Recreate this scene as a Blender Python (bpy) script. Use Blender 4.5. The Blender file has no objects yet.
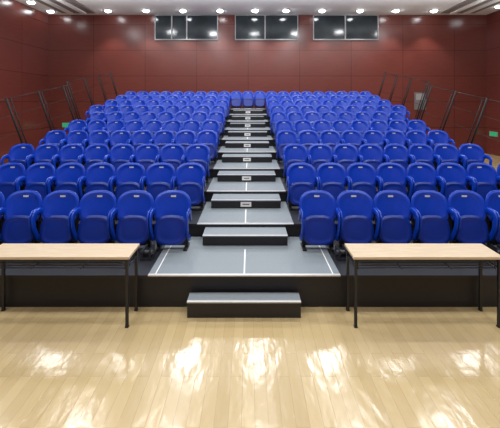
import bpy, bmesh, math, random
from mathutils import Vector, Matrix
random.seed(4)
S = bpy.context.scene
try:
    S.view_settings.view_transform = 'Standard'
except Exception: pass
COL = S.collection

# ---------------------------------------------------------------- layout
ROWS = 10; D0 = 4.0; DD = 1.15; Z0 = 0.377; RR = 0.191
P = 0.507; X0 = 0.985; CAMX = 0.06; CAMH = 2.343
YB = 16.3; XL = -9.3; XR = 11.1; ZC = 6.45; YF = -3.0
def dk(k): return D0 + DD*(k-1)
def zk(k): return Z0 + RR*(k-1)
def nk(k): return 8 if k <= 6 else 9
def half(k): return X0 + P*(nk(k)-1) + .40

# ---------------------------------------------------------------- materials
def mat(name, col, rough=0.5, metal=0.0, noise=0.0, nscale=20, bump=0.0, spec=0.5, emit=None, estr=0, coat=0.0):
    m = bpy.data.materials.new(name); m.use_nodes = True
    nt = m.node_tree; b = nt.nodes['Principled BSDF']
    b.inputs['Base Color'].default_value = (*col, 1)
    b.inputs['Roughness'].default_value = rough
    b.inputs['Metallic'].default_value = metal
    b.inputs['Specular IOR Level'].default_value = spec
    b.inputs['Coat Weight'].default_value = coat
    if emit:
        b.inputs['Emission Color'].default_value = (*emit, 1)
        b.inputs['Emission Strength'].default_value = estr
    tc = nt.nodes.new('ShaderNodeTexCoord')
    n = nt.nodes.new('ShaderNodeTexNoise'); n.inputs['Scale'].default_value = nscale
    nt.links.new(tc.outputs['Object'], n.inputs['Vector'])
    if noise > 0:
        r = nt.nodes.new('ShaderNodeMixRGB'); r.blend_type = 'MIX'
        r.inputs[1].default_value = (*[c*(1-noise) for c in col], 1)
        r.inputs[2].default_value = (*[min(1, c*(1+noise)) for c in col], 1)
        nt.links.new(n.outputs['Fac'], r.inputs[0]); nt.links.new(r.outputs[0], b.inputs['Base Color'])
    if bump > 0:
        bp = nt.nodes.new('ShaderNodeBump'); bp.inputs['Strength'].default_value = bump; bp.inputs['Distance'].default_value = 0.01
        nt.links.new(n.outputs['Fac'], bp.inputs['Height']); nt.links.new(bp.outputs[0], b.inputs['Normal'])
    return m

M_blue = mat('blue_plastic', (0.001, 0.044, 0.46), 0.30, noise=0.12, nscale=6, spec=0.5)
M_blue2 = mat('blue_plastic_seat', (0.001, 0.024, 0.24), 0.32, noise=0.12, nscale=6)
M_arm = mat('blue_armrest', (0.002, 0.042, 0.40), 0.30)
M_black = mat('black_metal', (0.010, 0.010, 0.012), 0.45, noise=0.2)
M_bracket = mat('dark_bracket', (0.02, 0.022, 0.028), 0.4, noise=0.2)
M_badge = mat('pale_badge', (0.6, 0.65, 0.78), 0.4)
M_plat = mat('platform_black', (0.008, 0.008, 0.010), 0.5, noise=0.2, nscale=4)
M_deck = mat('deck_dark', (0.012, 0.014, 0.02), 0.5, noise=0.15, nscale=30)
M_mat = mat('deck_grey', (0.22, 0.255, 0.28), 0.42, noise=0.12, nscale=45, bump=0.1)
M_nose = mat('nosing_aluminium', (0.75, 0.75, 0.75), 0.35, metal=0.3)
M_line = mat('white_line', (0.85, 0.85, 0.85), 0.5)
M_plate = mat('white_plate', (0.8, 0.8, 0.78), 0.5)
M_ink = mat('plate_ink', (0.1, 0.1, 0.12), 0.5)
M_rail = mat('rail_dark', (0.010, 0.008, 0.008), 0.6, spec=.3)
M_frame = mat('window_frame', (0.42, 0.42, 0.44), 0.4)
M_glass = mat('window_dark_glass', (0.022, 0.032, 0.038), 0.12, noise=0.8, nscale=1.6)
M_ring = mat('lamp_ring', (0.8, 0.8, 0.8), 0.4)
M_lamp = mat('lamp_emit', (1, 1, 1), 0.4, emit=(0.93, 0.97, 1.0), estr=30)
M_green = mat('exit_green', (0.02, 0.25, 0.1), 0.4, emit=(0.05, 0.7, 0.3), estr=0.3)
M_white = mat('grey_paint', (0.3, 0.3, 0.3), 0.5)
M_bframe = mat('board_frame', (0.15, 0.14, 0.14), 0.5)
M_shelf = mat('shelf_wire', (0.05, 0.05, 0.055), 0.35, metal=.4)

def wood_top():
    m = bpy.data.materials.new('table_laminate'); m.use_nodes = True
    nt = m.node_tree; b = nt.nodes['Principled BSDF']
    tc = nt.nodes.new('ShaderNodeTexCoord'); mp = nt.nodes.new('ShaderNodeMapping')
    mp.inputs['Scale'].default_value = (1.2, 14, 14)
    n = nt.nodes.new('ShaderNodeTexNoise'); n.inputs['Scale'].default_value = 4; n.inputs['Detail'].default_value = 6
    cr = nt.nodes.new('ShaderNodeValToRGB')
    cr.color_ramp.elements[0].position = 0.3; cr.color_ramp.elements[0].color = (0.50, 0.39, 0.25, 1)
    cr.color_ramp.elements[1].position = 0.7; cr.color_ramp.elements[1].color = (0.61, 0.49, 0.34, 1)
    L = nt.links.new
    L(tc.outputs['Object'], mp.inputs[0]); L(mp.outputs[0], n.inputs['Vector']); L(n.outputs['Fac'], cr.inputs[0]); L(cr.outputs[0], b.inputs['Base Color'])
    b.inputs['Roughness'].default_value = 0.35
    return m
M_top = wood_top()

def floor_mat():
    m = bpy.data.materials.new('polished_planks'); m.use_nodes = True
    nt = m.node_tree; b = nt.nodes['Principled BSDF']; L = nt.links.new
    tc = nt.nodes.new('ShaderNodeTexCoord')
    mp = nt.nodes.new('ShaderNodeMapping'); mp.inputs['Rotation'].default_value = (0, 0, math.radians(90))
    L(tc.outputs['Object'], mp.inputs[0])
    br = nt.nodes.new('ShaderNodeTexBrick'); br.offset = 0.37
    br.inputs['Scale'].default_value = 1.0
    br.inputs['Brick Width'].default_value = 0.75; br.inputs['Row Height'].default_value = 0.10
    br.inputs['Mortar Size'].default_value = 0.0016; br.inputs['Mortar Smooth'].default_value = 0.5
    br.inputs['Color1'].default_value = (0.475, 0.362, 0.182, 1)
    br.inputs['Color2'].default_value = (0.535, 0.415, 0.220, 1)
    br.inputs['Mortar'].default_value = (0.36, 0.26, 0.125, 1)
    L(mp.outputs[0], br.inputs['Vector'])
    n = nt.nodes.new('ShaderNodeTexNoise'); n.inputs['Scale'].default_value = 3.5; n.inputs['Detail'].default_value = 8
    mp2 = nt.nodes.new('ShaderNodeMapping'); mp2.inputs['Scale'].default_value = (9, 1, 1)
    L(tc.outputs['Object'], mp2.inputs[0]); L(mp2.outputs[0], n.inputs['Vector'])
    mx = nt.nodes.new('ShaderNodeMixRGB'); mx.blend_type = 'MULTIPLY'; mx.inputs[0].default_value = 0.22
    cr = nt.nodes.new('ShaderNodeValToRGB'); cr.color_ramp.elements[0].color = (0.75, 0.72, 0.66, 1); cr.color_ramp.elements[1].color = (1.1, 1.1, 1.1, 1)
    L(n.outputs['Fac'], cr.inputs[0]); L(br.outputs['Color'], mx.inputs[1]); L(cr.outputs[0], mx.inputs[2]); L(mx.outputs[0], b.inputs['Base Color'])
    b.inputs['Roughness'].default_value = 0.185
    b.inputs['Specular IOR Level'].default_value = 1.0
    br2 = nt.nodes.new('ShaderNodeTexNoise'); br2.inputs['Scale'].default_value = 5
    mp3 = nt.nodes.new('ShaderNodeMapping'); mp3.inputs['Scale'].default_value = (1.8, 0.8, 1)
    L(tc.outputs['Object'], mp3.inputs[0]); L(mp3.outputs[0], br2.inputs['Vector'])
    bp = nt.nodes.new('ShaderNodeBump'); bp.inputs['Strength'].default_value = 0.40; bp.inputs['Distance'].default_value = 0.012
    ad = nt.nodes.new('ShaderNodeMath'); ad.operation = 'MULTIPLY_ADD'; ad.inputs[1].default_value = -0.2
    L(br.outputs['Fac'], ad.inputs[0]); L(br2.outputs['Fac'], ad.inputs[2])
    L(ad.outputs[0], bp.inputs['Height']); L(bp.outputs[0], b.inputs['Normal'])
    return m

def wall_mat(name, axis, c1, c2, mort):
    m = bpy.data.materials.new(name); m.use_nodes = True
    nt = m.node_tree; b = nt.nodes['Principled BSDF']; L = nt.links.new
    tc = nt.nodes.new('ShaderNodeTexCoord'); sx = nt.nodes.new('ShaderNodeSeparateXYZ'); cx = nt.nodes.new('ShaderNodeCombineXYZ')
    L(tc.outputs['Object'], sx.inputs[0]); L(sx.outputs[axis], cx.inputs[0]); L(sx.outputs['Z'], cx.inputs[1])
    br = nt.nodes.new('ShaderNodeTexBrick'); br.offset = 0.0
    br.inputs['Scale'].default_value = 1; br.inputs['Brick Width'].default_value = 2.4; br.inputs['Row Height'].default_value = 1.2
    br.inputs['Mortar Size'].default_value = 0.012
    br.inputs['Color1'].default_value = (*c1, 1); br.inputs['Color2'].default_value = (*c2, 1); br.inputs['Mortar'].default_value = (*mort, 1)
    L(cx.outputs[0], br.inputs['Vector'])
    n = nt.nodes.new('ShaderNodeTexNoise'); n.inputs['Scale'].default_value = 2; n.inputs['Detail'].default_value = 6
    mp = nt.nodes.new('ShaderNodeMapping'); mp.inputs['Scale'].default_value = (1, 8, 1)
    L(cx.outputs[0], mp.inputs[0]); L(mp.outputs[0], n.inputs['Vector'])
    mx = nt.nodes.new('ShaderNodeMixRGB'); mx.blend_type = 'MULTIPLY'; mx.inputs[0].default_value = 0.6
    cr = nt.nodes.new('ShaderNodeValToRGB'); cr.color_ramp.elements[0].color = (0.65, 0.6, 0.6, 1)
    L(n.outputs['Fac'], cr.inputs[0]); L(br.outputs[0], mx.inputs[1]); L(cr.outputs[0], mx.inputs[2]); L(mx.outputs[0], b.inputs['Base Color'])
    b.inputs['Roughness'].default_value = 0.24
    b.inputs['Specular IOR Level'].default_value = 0.6
    return m
M_floor = floor_mat()
M_wb = wall_mat('back_panelling', 'X', (0.155, 0.040, 0.031), (0.172, 0.045, 0.035), (0.075, 0.020, 0.017))
M_ws = wall_mat('side_panelling', 'Y', (0.160, 0.039, 0.031), (0.176, 0.043, 0.034), (0.08, 0.020, 0.017))
M_ceil = mat('ceiling_paint', (0.8, 0.8, 0.81), 0.8, noise=0.05)
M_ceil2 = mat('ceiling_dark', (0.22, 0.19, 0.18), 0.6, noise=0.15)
M_slot = mat('ceiling_cove_pale', (0.85, 0.85, 0.85), 0.6, noise=0.05)

# ---------------------------------------------------------------- mesh helpers
def box(bm, x0, x1, y0, y1, z0, z1, mi=0):
    vs = [bm.verts.new(p) for p in ((x0,y0,z0),(x1,y0,z0),(x1,y1,z0),(x0,y1,z0),(x0,y0,z1),(x1,y0,z1),(x1,y1,z1),(x0,y1,z1))]
    for f in ((0,3,2,1),(4,5,6,7),(0,1,5,4),(1,2,6,5),(2,3,7,6),(3,0,4,7)):
        fc = bm.faces.new([vs[i] for i in f]); fc.material_index = mi
def tube(bm, pts, r, seg=8, mi=0):
    pts = [Vector(p) for p in pts]; rings = []
    for i, p in enumerate(pts):
        if i == 0: t = pts[1]-pts[0]
        elif i == len(pts)-1: t = pts[-1]-pts[-2]
        else: t = (pts[i+1]-p).normalized() + (p-pts[i-1]).normalized()
        t.normalize()
        a = Vector((1,0,0)) if abs(t.x) < 0.9 else Vector((0,1,0))
        u = t.cross(a).normalized(); v = t.cross(u).normalized()
        rx, ry = (r if isinstance(r, tuple) else (r, r))
        rings.append([bm.verts.new(p + u*math.cos(2*math.pi*j/seg)*rx + v*math.sin(2*math.pi*j/seg)*ry) for j in range(seg)])
    for a, b in zip(rings, rings[1:]):
        for j in range(seg):
            f = bm.faces.new((a[j], a[(j+1)%seg], b[(j+1)%seg], b[j])); f.material_index = mi; f.smooth = True
    bm.faces.new(rings[0][::-1]); bm.faces.new(rings[-1])
def finish(bm, name, mats, bevel=0):
    if bevel:
        bmesh.ops.bevel(bm, geom=bm.edges[:], offset=bevel, segments=2, affect='EDGES', profile=0.7)
    bmesh.ops.recalc_face_normals(bm, faces=bm.faces[:])
    me = bpy.data.meshes.new(name); bm.to_mesh(me); bm.free()
    for m in mats: me.materials.append(m)
    return me
def obj(name, me, loc=(0,0,0), parent=None, label=None, cat=None, group=None, kind=None):
    o = bpy.data.objects.new(name, me); COL.objects.link(o); o.location = loc
    if parent: o.parent = parent
    if label: o['label'] = label
    if cat: o['category'] = cat
    if group: o['group'] = group
    if kind: o['kind'] = kind
    return o
def boxmesh(name, m, *b, bevel=0):
    bm = bmesh.new(); box(bm, *b); return finish(bm, name, [m], bevel)
def shell(bm, cz, hw, hh, ex, th, fy, nseg=40, rs=(.3,.55,.74,.81,.86,.93,.98,1.0), pinch=0.0, lip=0.0, arch=0.0):
    """rounded squarish moulded panel in XZ with a raised rim; front surface faces -Y"""
    def pt(r, a, side):
        c, s = math.cos(a), math.sin(a)
        x = math.copysign(abs(c)**(2/ex), c)*r; z = math.copysign(abs(s)**(2/ex), s)*r
        w = hw*(1 - pinch*max(0, -z))
        if z > 0: z = z*(1 - arch*x*x)
        X, Z = x*w, cz+z*hh
        t = th*0.5*max(0.25, (1-r**8))
        if side == -1 and r > .78: t += lip*(1 if r < .97 else .3)
        return (X, fy(X, Z-cz) + side*t, Z)
    for side in (-1, 1):
        rings = []
        for r in rs:
            rings.append([bm.verts.new(pt(r, 2*math.pi*j/nseg, side)) for j in range(nseg)])
        c = bm.verts.new(pt(0.0001, 0, side))
        for j in range(nseg):
            f = bm.faces.new((c, rings[0][j], rings[0][(j+1)%nseg])); f.smooth = True
        for a, b in zip(rings, rings[1:]):
            for j in range(nseg):
                f = bm.faces.new((a[j], a[(j+1)%nseg], b[(j+1)%nseg], b[j])); f.smooth = True
        if side == -1: last = rings[-1]
        else:
            for j in range(nseg):
                f = bm.faces.new((last[j], last[(j+1)%nseg], rings[-1][(j+1)%nseg], rings[-1][j])); f.smooth = True

# ---------------------------------------------------------------- room
def struct(name, me, loc=(0,0,0), label=None):
    return obj(name, me, loc, kind='structure', label=label, cat=name.split('_')[0])
struct('floor', boxmesh('floor', M_floor, XL, XR, YF, YB, -0.1, 0), label='polished blond wood plank floor')
struct('wall_back', boxmesh('wall_back', M_wb, XL-.2, XR+.2, YB, YB+.2, -0.1, ZC+.1), label='dark red wood panelled wall')
struct('wall_left', boxmesh('wall_left', M_ws, XL-.2, XL, YF, YB, -0.1, ZC+.1), label='dark red wood panelled side wall')
struct('wall_right', boxmesh('wall_right', M_ws, XR, XR+.2, YF, YB, -0.1, ZC+.1), label='dark red wood panelled side wall')
struct('wall_front', boxmesh('wall_front', M_ws, XL-.2, XR+.2, YF-.2, YF, -0.1, ZC+.1), label='panelled wall')
struct('ceiling', boxmesh('ceiling', M_ceil, XL, XR, YF, YB, ZC, ZC+.1), label='pale grey ceiling')
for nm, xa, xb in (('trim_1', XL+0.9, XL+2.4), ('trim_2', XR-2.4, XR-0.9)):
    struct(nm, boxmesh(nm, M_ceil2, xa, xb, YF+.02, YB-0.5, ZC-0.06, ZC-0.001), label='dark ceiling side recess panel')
for i, x0 in enumerate((XL+1.35, XL+1.95, XR-1.35, XR-1.95)):
    struct('trim_%d' % (i+3), boxmesh('slot', M_slot, x0-.10, x0+.10, 8.5, YB-.6, ZC-.12, ZC-.061), label='pale ceiling cove strip')

def window(n, px0, px1, muls):
    s = 350/(YB)
    X = lambda p: (p-249.5)/s + CAMX
    x0, x1 = X(px0), X(px1); z1 = CAMH + (103-15)/s; z0 = CAMH + (103-40)/s
    bm = bmesh.new()
    f = 0.035
    y0, y1 = YB-0.07, YB+0.0
    box(bm, x0, x1, y0, y1, z0, z0+f); box(bm, x0, x1, y0, y1, z1-f, z1)
    box(bm, x0, x0+f, y0, y1, z0+f, z1-f); box(bm, x1-f, x1, y0, y1, z0+f, z1-f)
    for m in muls:
        xm = X(m); box(bm, xm-f*.7, xm+f*.7, y0-.01, y1, z0+f, z1-f)
    w = struct('window_%d' % n, finish(bm, 'window', [M_frame]), label='dark interior window with pale frame high on wall')
    p = obj('window_pane', boxmesh('pane', M_glass, x0+f, x1-f, YB-0.03, YB-0.005, z0+f, z1-f), parent=w)
window(1, 155, 218, (172, 187))
window(2, 235, 298, (265,))
window(3, 313, 378, (345,))

def downlight_meshes():
    bm = bmesh.new(); seg = 20
    def ring(r, z): return [bm.verts.new((r*math.cos(2*math.pi*j/seg), r*math.sin(2*math.pi*j/seg), z)) for j in range(seg)]
    rs = [ring(0.18, 0), ring(0.18, -0.02), ring(0.145, -0.03), ring(0.135, -0.005)]
    for a, b in zip(rs, rs[1:]):
        for j in range(seg): bm.faces.new((a[j], a[(j+1)%seg], b[(j+1)%seg], b[j]))
    ringm = finish(bm, 'lamp_ring', [M_ring])
    bm = bmesh.new(); bmesh.ops.create_uvsphere(bm, u_segments=20, v_segments=8, radius=0.134)
    for v in bm.verts: v.co.z = v.co.z*.65 - .012
    me = bpy.data.meshes.new('lamp_disc'); bm.to_mesh(me); bm.free(); me.materials.append(M_lamp)
    return ringm, me
RM, LM = downlight_meshes()
def downlight(x, y, z=ZC):
    o = obj('downlight', RM, (x, y, z), label='round recessed white ceiling downlight, lit', cat='ceiling light', group='ceiling downlights')
    obj('lamp_disc', LM, (0,0,0), parent=o)
s = 350/15.5
for px in (108, 146, 183, 220, 255, 286, 322, 360, 396, 434):
    downlight((px-249.5)/s + CAMX, 15.5)
    ld = bpy.data.lights.new('wash', 'SPOT'); ld.energy = 190; ld.spot_size = math.radians(88); ld.spot_blend = 0.5; ld.shadow_soft_size = 0.1; ld.color = (1, .97, .93)
    lo = bpy.data.objects.new('downlight_lamp', ld); COL.objects.link(lo); lo.location = ((px-249.5)/s + CAMX, 15.5, ZC-0.12)
for (x, y) in ((XL+0.5, 15.6), (XL+.5, 14.2), (XR-.5, 14.8)):
    downlight(x, y, ZC)
for y in (-1.2, 1.8, 5.2, 8.6, 12.0):
    for x in (-6.7, -4.4, -2.05, 0.35, 2.75, 5.2, 7.7):
        ld = bpy.data.lights.new('down', 'AREA'); ld.shape = 'DISK'; ld.size = 0.5
        ld.energy = (56 if y > 3 else 45) * (1.35 if x in (-2.05, 2.75) else .9); ld.color = (0.97, 0.985, 1.0)
        lo = bpy.data.objects.new('ceiling_lamp', ld); COL.objects.link(lo); lo.location = (x, y + (.5 if x in (-4.4, 5.2) else 0), ZC-0.04)
ld = bpy.data.lights.new('ceiling_fill', 'AREA'); ld.shape = 'RECTANGLE'; ld.size = 18; ld.size_y = .5; ld.energy = 200; ld.color = (.95, .97, 1)  # added upward fill light to brighten the ceiling, no actual fitting there
lo = bpy.data.objects.new('ceiling_fill_light', ld); COL.objects.link(lo); lo.location = (.9, 12.8, 5.2); lo.rotation_euler = (math.radians(180), 0, 0)

# ---------------------------------------------------------------- platforms
for k in range(1, ROWS+1):
    y0, y1 = dk(k), dk(k+1)
    if k == ROWS: y1 = YB-0.02
    z = zk(k); aw = 1.1 if k == 1 else 0.71; H = half(k)
    g = 'telescopic seating platforms'
    p = obj('seating_platform', boxmesh('platform', M_plat, -H, H, y0+.02, y1, 0.0, z-.035), label='black stepped seating platform tier with grey deck', cat='seating platform', group=g)
    obj('deck', boxmesh('deck', M_deck, -H, H, y0, y1, z-.035, z-.004), parent=p, label='dark grey deck board')
    obj('aisle_deck', boxmesh('adeck', M_mat, -aw, aw, y0+.03, y1-.001, z-.0039, z), parent=p, label='light grey aisle deck')
    obj('nosing', boxmesh('nosing', M_nose, -aw, aw, y0-.006, y0+.03, z-.012, z+.002), parent=p, label='aluminium step nosing')
    obj('marking_line', boxmesh('line', M_line, -.008, .008, y0+.03, y1-.45, z, z+.002), parent=p, label='thin white line on deck')
    if k == 1:
        for sx in (-1, 1):
            obj('marking_line', boxmesh('line', M_line, sx*1.02-.006, sx*1.02+.006, y0+.03, y1-.02, z, z+.002), parent=p, label='thin white line on deck')
        j = 0
        while 1.22 + j*P < H-.3:
            for sx in (-1, 1):
                bx = sx*(1.235 + j*P)
                bm = bmesh.new()
                box(bm, bx-.07, bx+.07, y0+.36, y0+.60, z-.004, z+.03)
                box(bm, bx-.055, bx-.035, y0+.36, y0+.58, z+.03, z+.12); box(bm, bx+.035, bx+.055, y0+.36, y0+.58, z+.03, z+.12)
                tube(bm, [(bx-.085, y0+.42, z+.08), (bx+.085, y0+.42, z+.08)], .035, 10)
                obj('latch_bracket', finish(bm, 'bracket', [M_bracket]), parent=p, label='dark metal bracket with roller')
            j += 1
def half_step(xc, hw, y0, y1, z0, z1, plate=True, group='aisle steps'):
    cy = (y0+y1)/2
    e = obj('aisle_step', boxmesh('step', M_black, -hw, hw, y0+.015-cy, y1-cy, 0, z1-z0-.02), (xc, cy, z0), label='black aisle step block with grey tread', cat='step', group=group)
    obj('tread', boxmesh('tread', M_mat, -hw, hw, y0-cy, y1-cy, z1-z0-.02, z1-z0), parent=e, label='grey tread')
    obj('nosing', boxmesh('nos', M_nose, -hw, hw, y0-.006-cy, y0+.022-cy, z1-z0-.006, z1-z0+.002), parent=e)
    if plate:
        bm = bmesh.new(); h = z1-z0
        box(bm, -.09, .09, y0+.006-cy, y0+.015-cy, h*.2, h*.75, 0)
        box(bm, -.055, .055, y0+.004-cy, y0+.007-cy, h*.42, h*.54, 1)
        obj('plate', finish(bm, 'plate', [M_plate, M_ink]), parent=e, label='small white row plate')
for k in range(1, ROWS):
    e0 = .34 if k == 1 else .42
    half_step(0, .585, dk(k+1)-e0, dk(k+1)-.012, zk(k)+.002, zk(k)+.145, plate=(k > 1))
half_step(0, .62, 3.80, 3.985, 0, 0.185, plate=False, group='front step')

# ---------------------------------------------------------------- chair
def fy_back(x, z): return 0.10*(z/.23)*0.5 - 0.05*(x/.24)**2
bm = bmesh.new(); shell(bm, .545, .252, .215, 3.1, .022, fy_back, pinch=.0, lip=.012, arch=.09)
ME_back = finish(bm, 'backrest', [M_blue])
def fy_seat(x, z): return -0.135 + 0.05*(z/.2) - 0.010*(1-(x/.22)**2) - .003*(1-(z/.2)**2)
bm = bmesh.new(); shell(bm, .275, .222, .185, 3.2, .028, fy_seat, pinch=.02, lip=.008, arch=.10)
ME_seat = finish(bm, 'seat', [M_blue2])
def arm(sx):
    bm = bmesh.new(); x = sx*.237
    tube(bm, [(x, .02, .36), (x, -.03, .48), (x, -.12, .525), (x, -.23, .515), (x, -.27, .47), (x, -.25, .34), (x, -.17, .18), (x, -.06, .14)], (.042, .014), 8)
    return finish(bm, 'armrest', [M_arm])
ME_armL, ME_armR = arm(-1), arm(1)
def stand():
    bm = bmesh.new()
    for sx in (-1, 1):
        x = sx*.19
        box(bm, x-.02, x+.02, -.06, 0, 0, .36)
        box(bm, x-.025, x+.025, -.16, .08, 0, .02)
        box(bm, x-.015, x+.015, -.06, .04, .30, .42)
    box(bm, -.21, .21, -.07, -.01, .04, .26)
    return finish(bm, 'stand', [M_black])
ME_stand = stand()
bm = bmesh.new(); yb = fy_back(0, .135)-.018
box(bm, -.035, .035, yb-.004, yb+.006, .672, .692)
ME_badge = finish(bm, 'badge', [M_badge])
def chair(x, y, z):
    e = bpy.data.objects.new('folding_chair', None); e.empty_display_size = .1; COL.objects.link(e); e.location = (x, y, z)
    e['label'] = 'blue plastic tip-up auditorium chair with folded seat'
    e['category'] = 'chair'; e['group'] = 'blue auditorium chairs'
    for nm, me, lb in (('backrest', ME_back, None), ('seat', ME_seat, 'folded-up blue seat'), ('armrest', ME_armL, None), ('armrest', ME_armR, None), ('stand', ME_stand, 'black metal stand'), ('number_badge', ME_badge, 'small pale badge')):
        o = bpy.data.objects.new(nm, me); COL.objects.link(o); o.parent = e
        if lb: o['label'] = lb
for k in range(1, ROWS+1):
    xs = 1.018 if k == ROWS else (.935 if k in (2, 4, 6, 8) else X0)
    for i in range(nk(k)):
        for sx in (-1, 1):
            chair(sx*(xs + P*i), dk(k)+.80, zk(k)+(.002 if k == 1 else -.003))
for i in (-1, 0, 1): chair(i*.509, dk(ROWS)+.80, zk(ROWS)+.003)

# ---------------------------------------------------------------- side rails
def rail_mesh(sx, last):
    bm = bmesh.new()
    B = lambda y, t, dz=0: (sx*.32*t, y-.32*t, dz+1.50*t)
    tube(bm, [B(.42, .010), B(.42, 1)], .022, 8)
    tube(bm, [B(.56, .010), B(.56, 1)], .012, 6)
    e = .35 if last else DD-.06
    zz = RR*e/DD
    for t, r in ((.5, .005), (.75, .005), (.985, .009)): tube(bm, [B(.42, t), B(.42+e, t, zz)], r, 6)
    return finish(bm, 'rail', [M_rail])
RML = {(s_, l): rail_mesh(s_, l) for s_ in (-1, 1) for l in (False, True)}
for k in range(2, ROWS+1):
    for sx in (-1, 1):
        obj('guard_rail', RML[(sx, k in (6, ROWS))], (sx*(half(k)-.06), dk(k), zk(k)+.001), label='dark metal guard rail section at seating edge', cat='railing', group='side guard rails')

# ---------------------------------------------------------------- tables
def table(xc, ln):
    y0, y1 = 3.63, 3.985; h = .745; w = ln/2; cy = (y0+y1)/2; d = (y1-y0)/2
    e = bpy.data.objects.new('folding_table', None); COL.objects.link(e); e.location = (xc, cy, 0)
    e['label'] = 'long folding table with light wood top and black legs'; e['category'] = 'table'; e['group'] = 'front tables'
    obj('tabletop', boxmesh('tabletop', M_top, -w, w, -d, d, h-.028, h, bevel=.006), parent=e, label='light wood laminate top')
    bm = bmesh.new()
    box(bm, -w+.05, w-.05, -d+.03, -d+.05, h-.06, h-.0285); box(bm, -w+.05, w-.05, d-.05, d-.03, h-.06, h-.0285)
    obj('frame', finish(bm, 'frame', [M_black]), parent=e)
    bm = bmesh.new()
    for j in range(5):
        yy = -d+.06+j*(2*d-.12)/4; tube(bm, [(-w+.06, yy, h-.14), (w-.06, yy, h-.14)], .007, 6)
    for xx in (-w+.06, -w/3, w/3, w-.06): tube(bm, [(xx, -d+.04, h-.14), (xx, d-.04, h-.14)], .007, 6)
    for xx in (-w+.06, w-.06):
        tube(bm, [(xx, -d+.05, h-.14), (xx, -d+.05, h-.04)], .007, 6); tube(bm, [(xx, d-.05, h-.14), (xx, d-.05, h-.04)], .007, 6)
    obj('wire_shelf', finish(bm, 'shelf', [M_shelf]), parent=e, label='dark grey wire shelf')
    for sx in (-1, 1):
        for sy in (-1, 1):
            bm = bmesh.new(); x = sx*(w-.03); y = sy*(d-.03)
            box(bm, x-.014, x+.014, y-.014, y+.014, 0.012, h-.0285); box(bm, x-.018, x+.018, y-.018, y+.018, 0, .012)
            obj('leg', finish(bm, 'leg', [M_black]), parent=e)
        bm = bmesh.new(); x = sx*(w-.03)
        tube(bm, [(x, -d+.03, .62), (x, d-.03, .62)], .01, 6)
        obj('crossbar', finish(bm, 'crossbar', [M_black]), parent=e)
table(-1.19-.78, 1.56); table(1.14+.78, 1.56)

def exit_sign(x, y, z, rz=0):
    o = obj('exit_sign', boxmesh('sign', M_white, -.26, .26, -.03, 0, -.11, .11), (x, y, z), label='small green lit exit sign on red wall', cat='exit sign')
    o.rotation_euler = (0, 0, rz)
    obj('sign_face', boxmesh('face', M_green, -.24, .24, -.036, -.031, -.09, .09), parent=o)
sb = 350/YB
exit_sign((68-249.5)/sb+CAMX, YB-.001, CAMH-(125-103)/sb)
exit_sign(XR-.001, 350*(XR-CAMX)/(494-249.5), CAMH-(134-103)/22.1, math.radians(-90))
o = obj('notice_board', boxmesh('board', M_bframe, -.27, .27, -.03, 0, -.40, .40), ((420-249.5)/sb+CAMX, YB-.001, CAMH-(101-103)/sb), label='small grey framed notice board on red wall', cat='notice board')
obj('board_panel', boxmesh('panel', M_white, -.2, .2, -.036, -.031, .05, .34), parent=o, label='pale panel')

w = bpy.data.worlds.new('World'); S.world = w; w.use_nodes = True
w.node_tree.nodes['Background'].inputs[0].default_value = (0.5, 0.5, 0.55, 1); w.node_tree.nodes['Background'].inputs[1].default_value = 0.1
cd = bpy.data.cameras.new('cam'); cd.sensor_width = 36; cd.lens = 350/500*36; cd.shift_y = -(214-103)/500; cd.shift_x = 0.001
co = bpy.data.objects.new('camera', cd); COL.objects.link(co); co.location = (CAMX, 0, CAMH); co.rotation_euler = (math.radians(90), 0, 0)
cd.clip_start = .05
S.camera = co
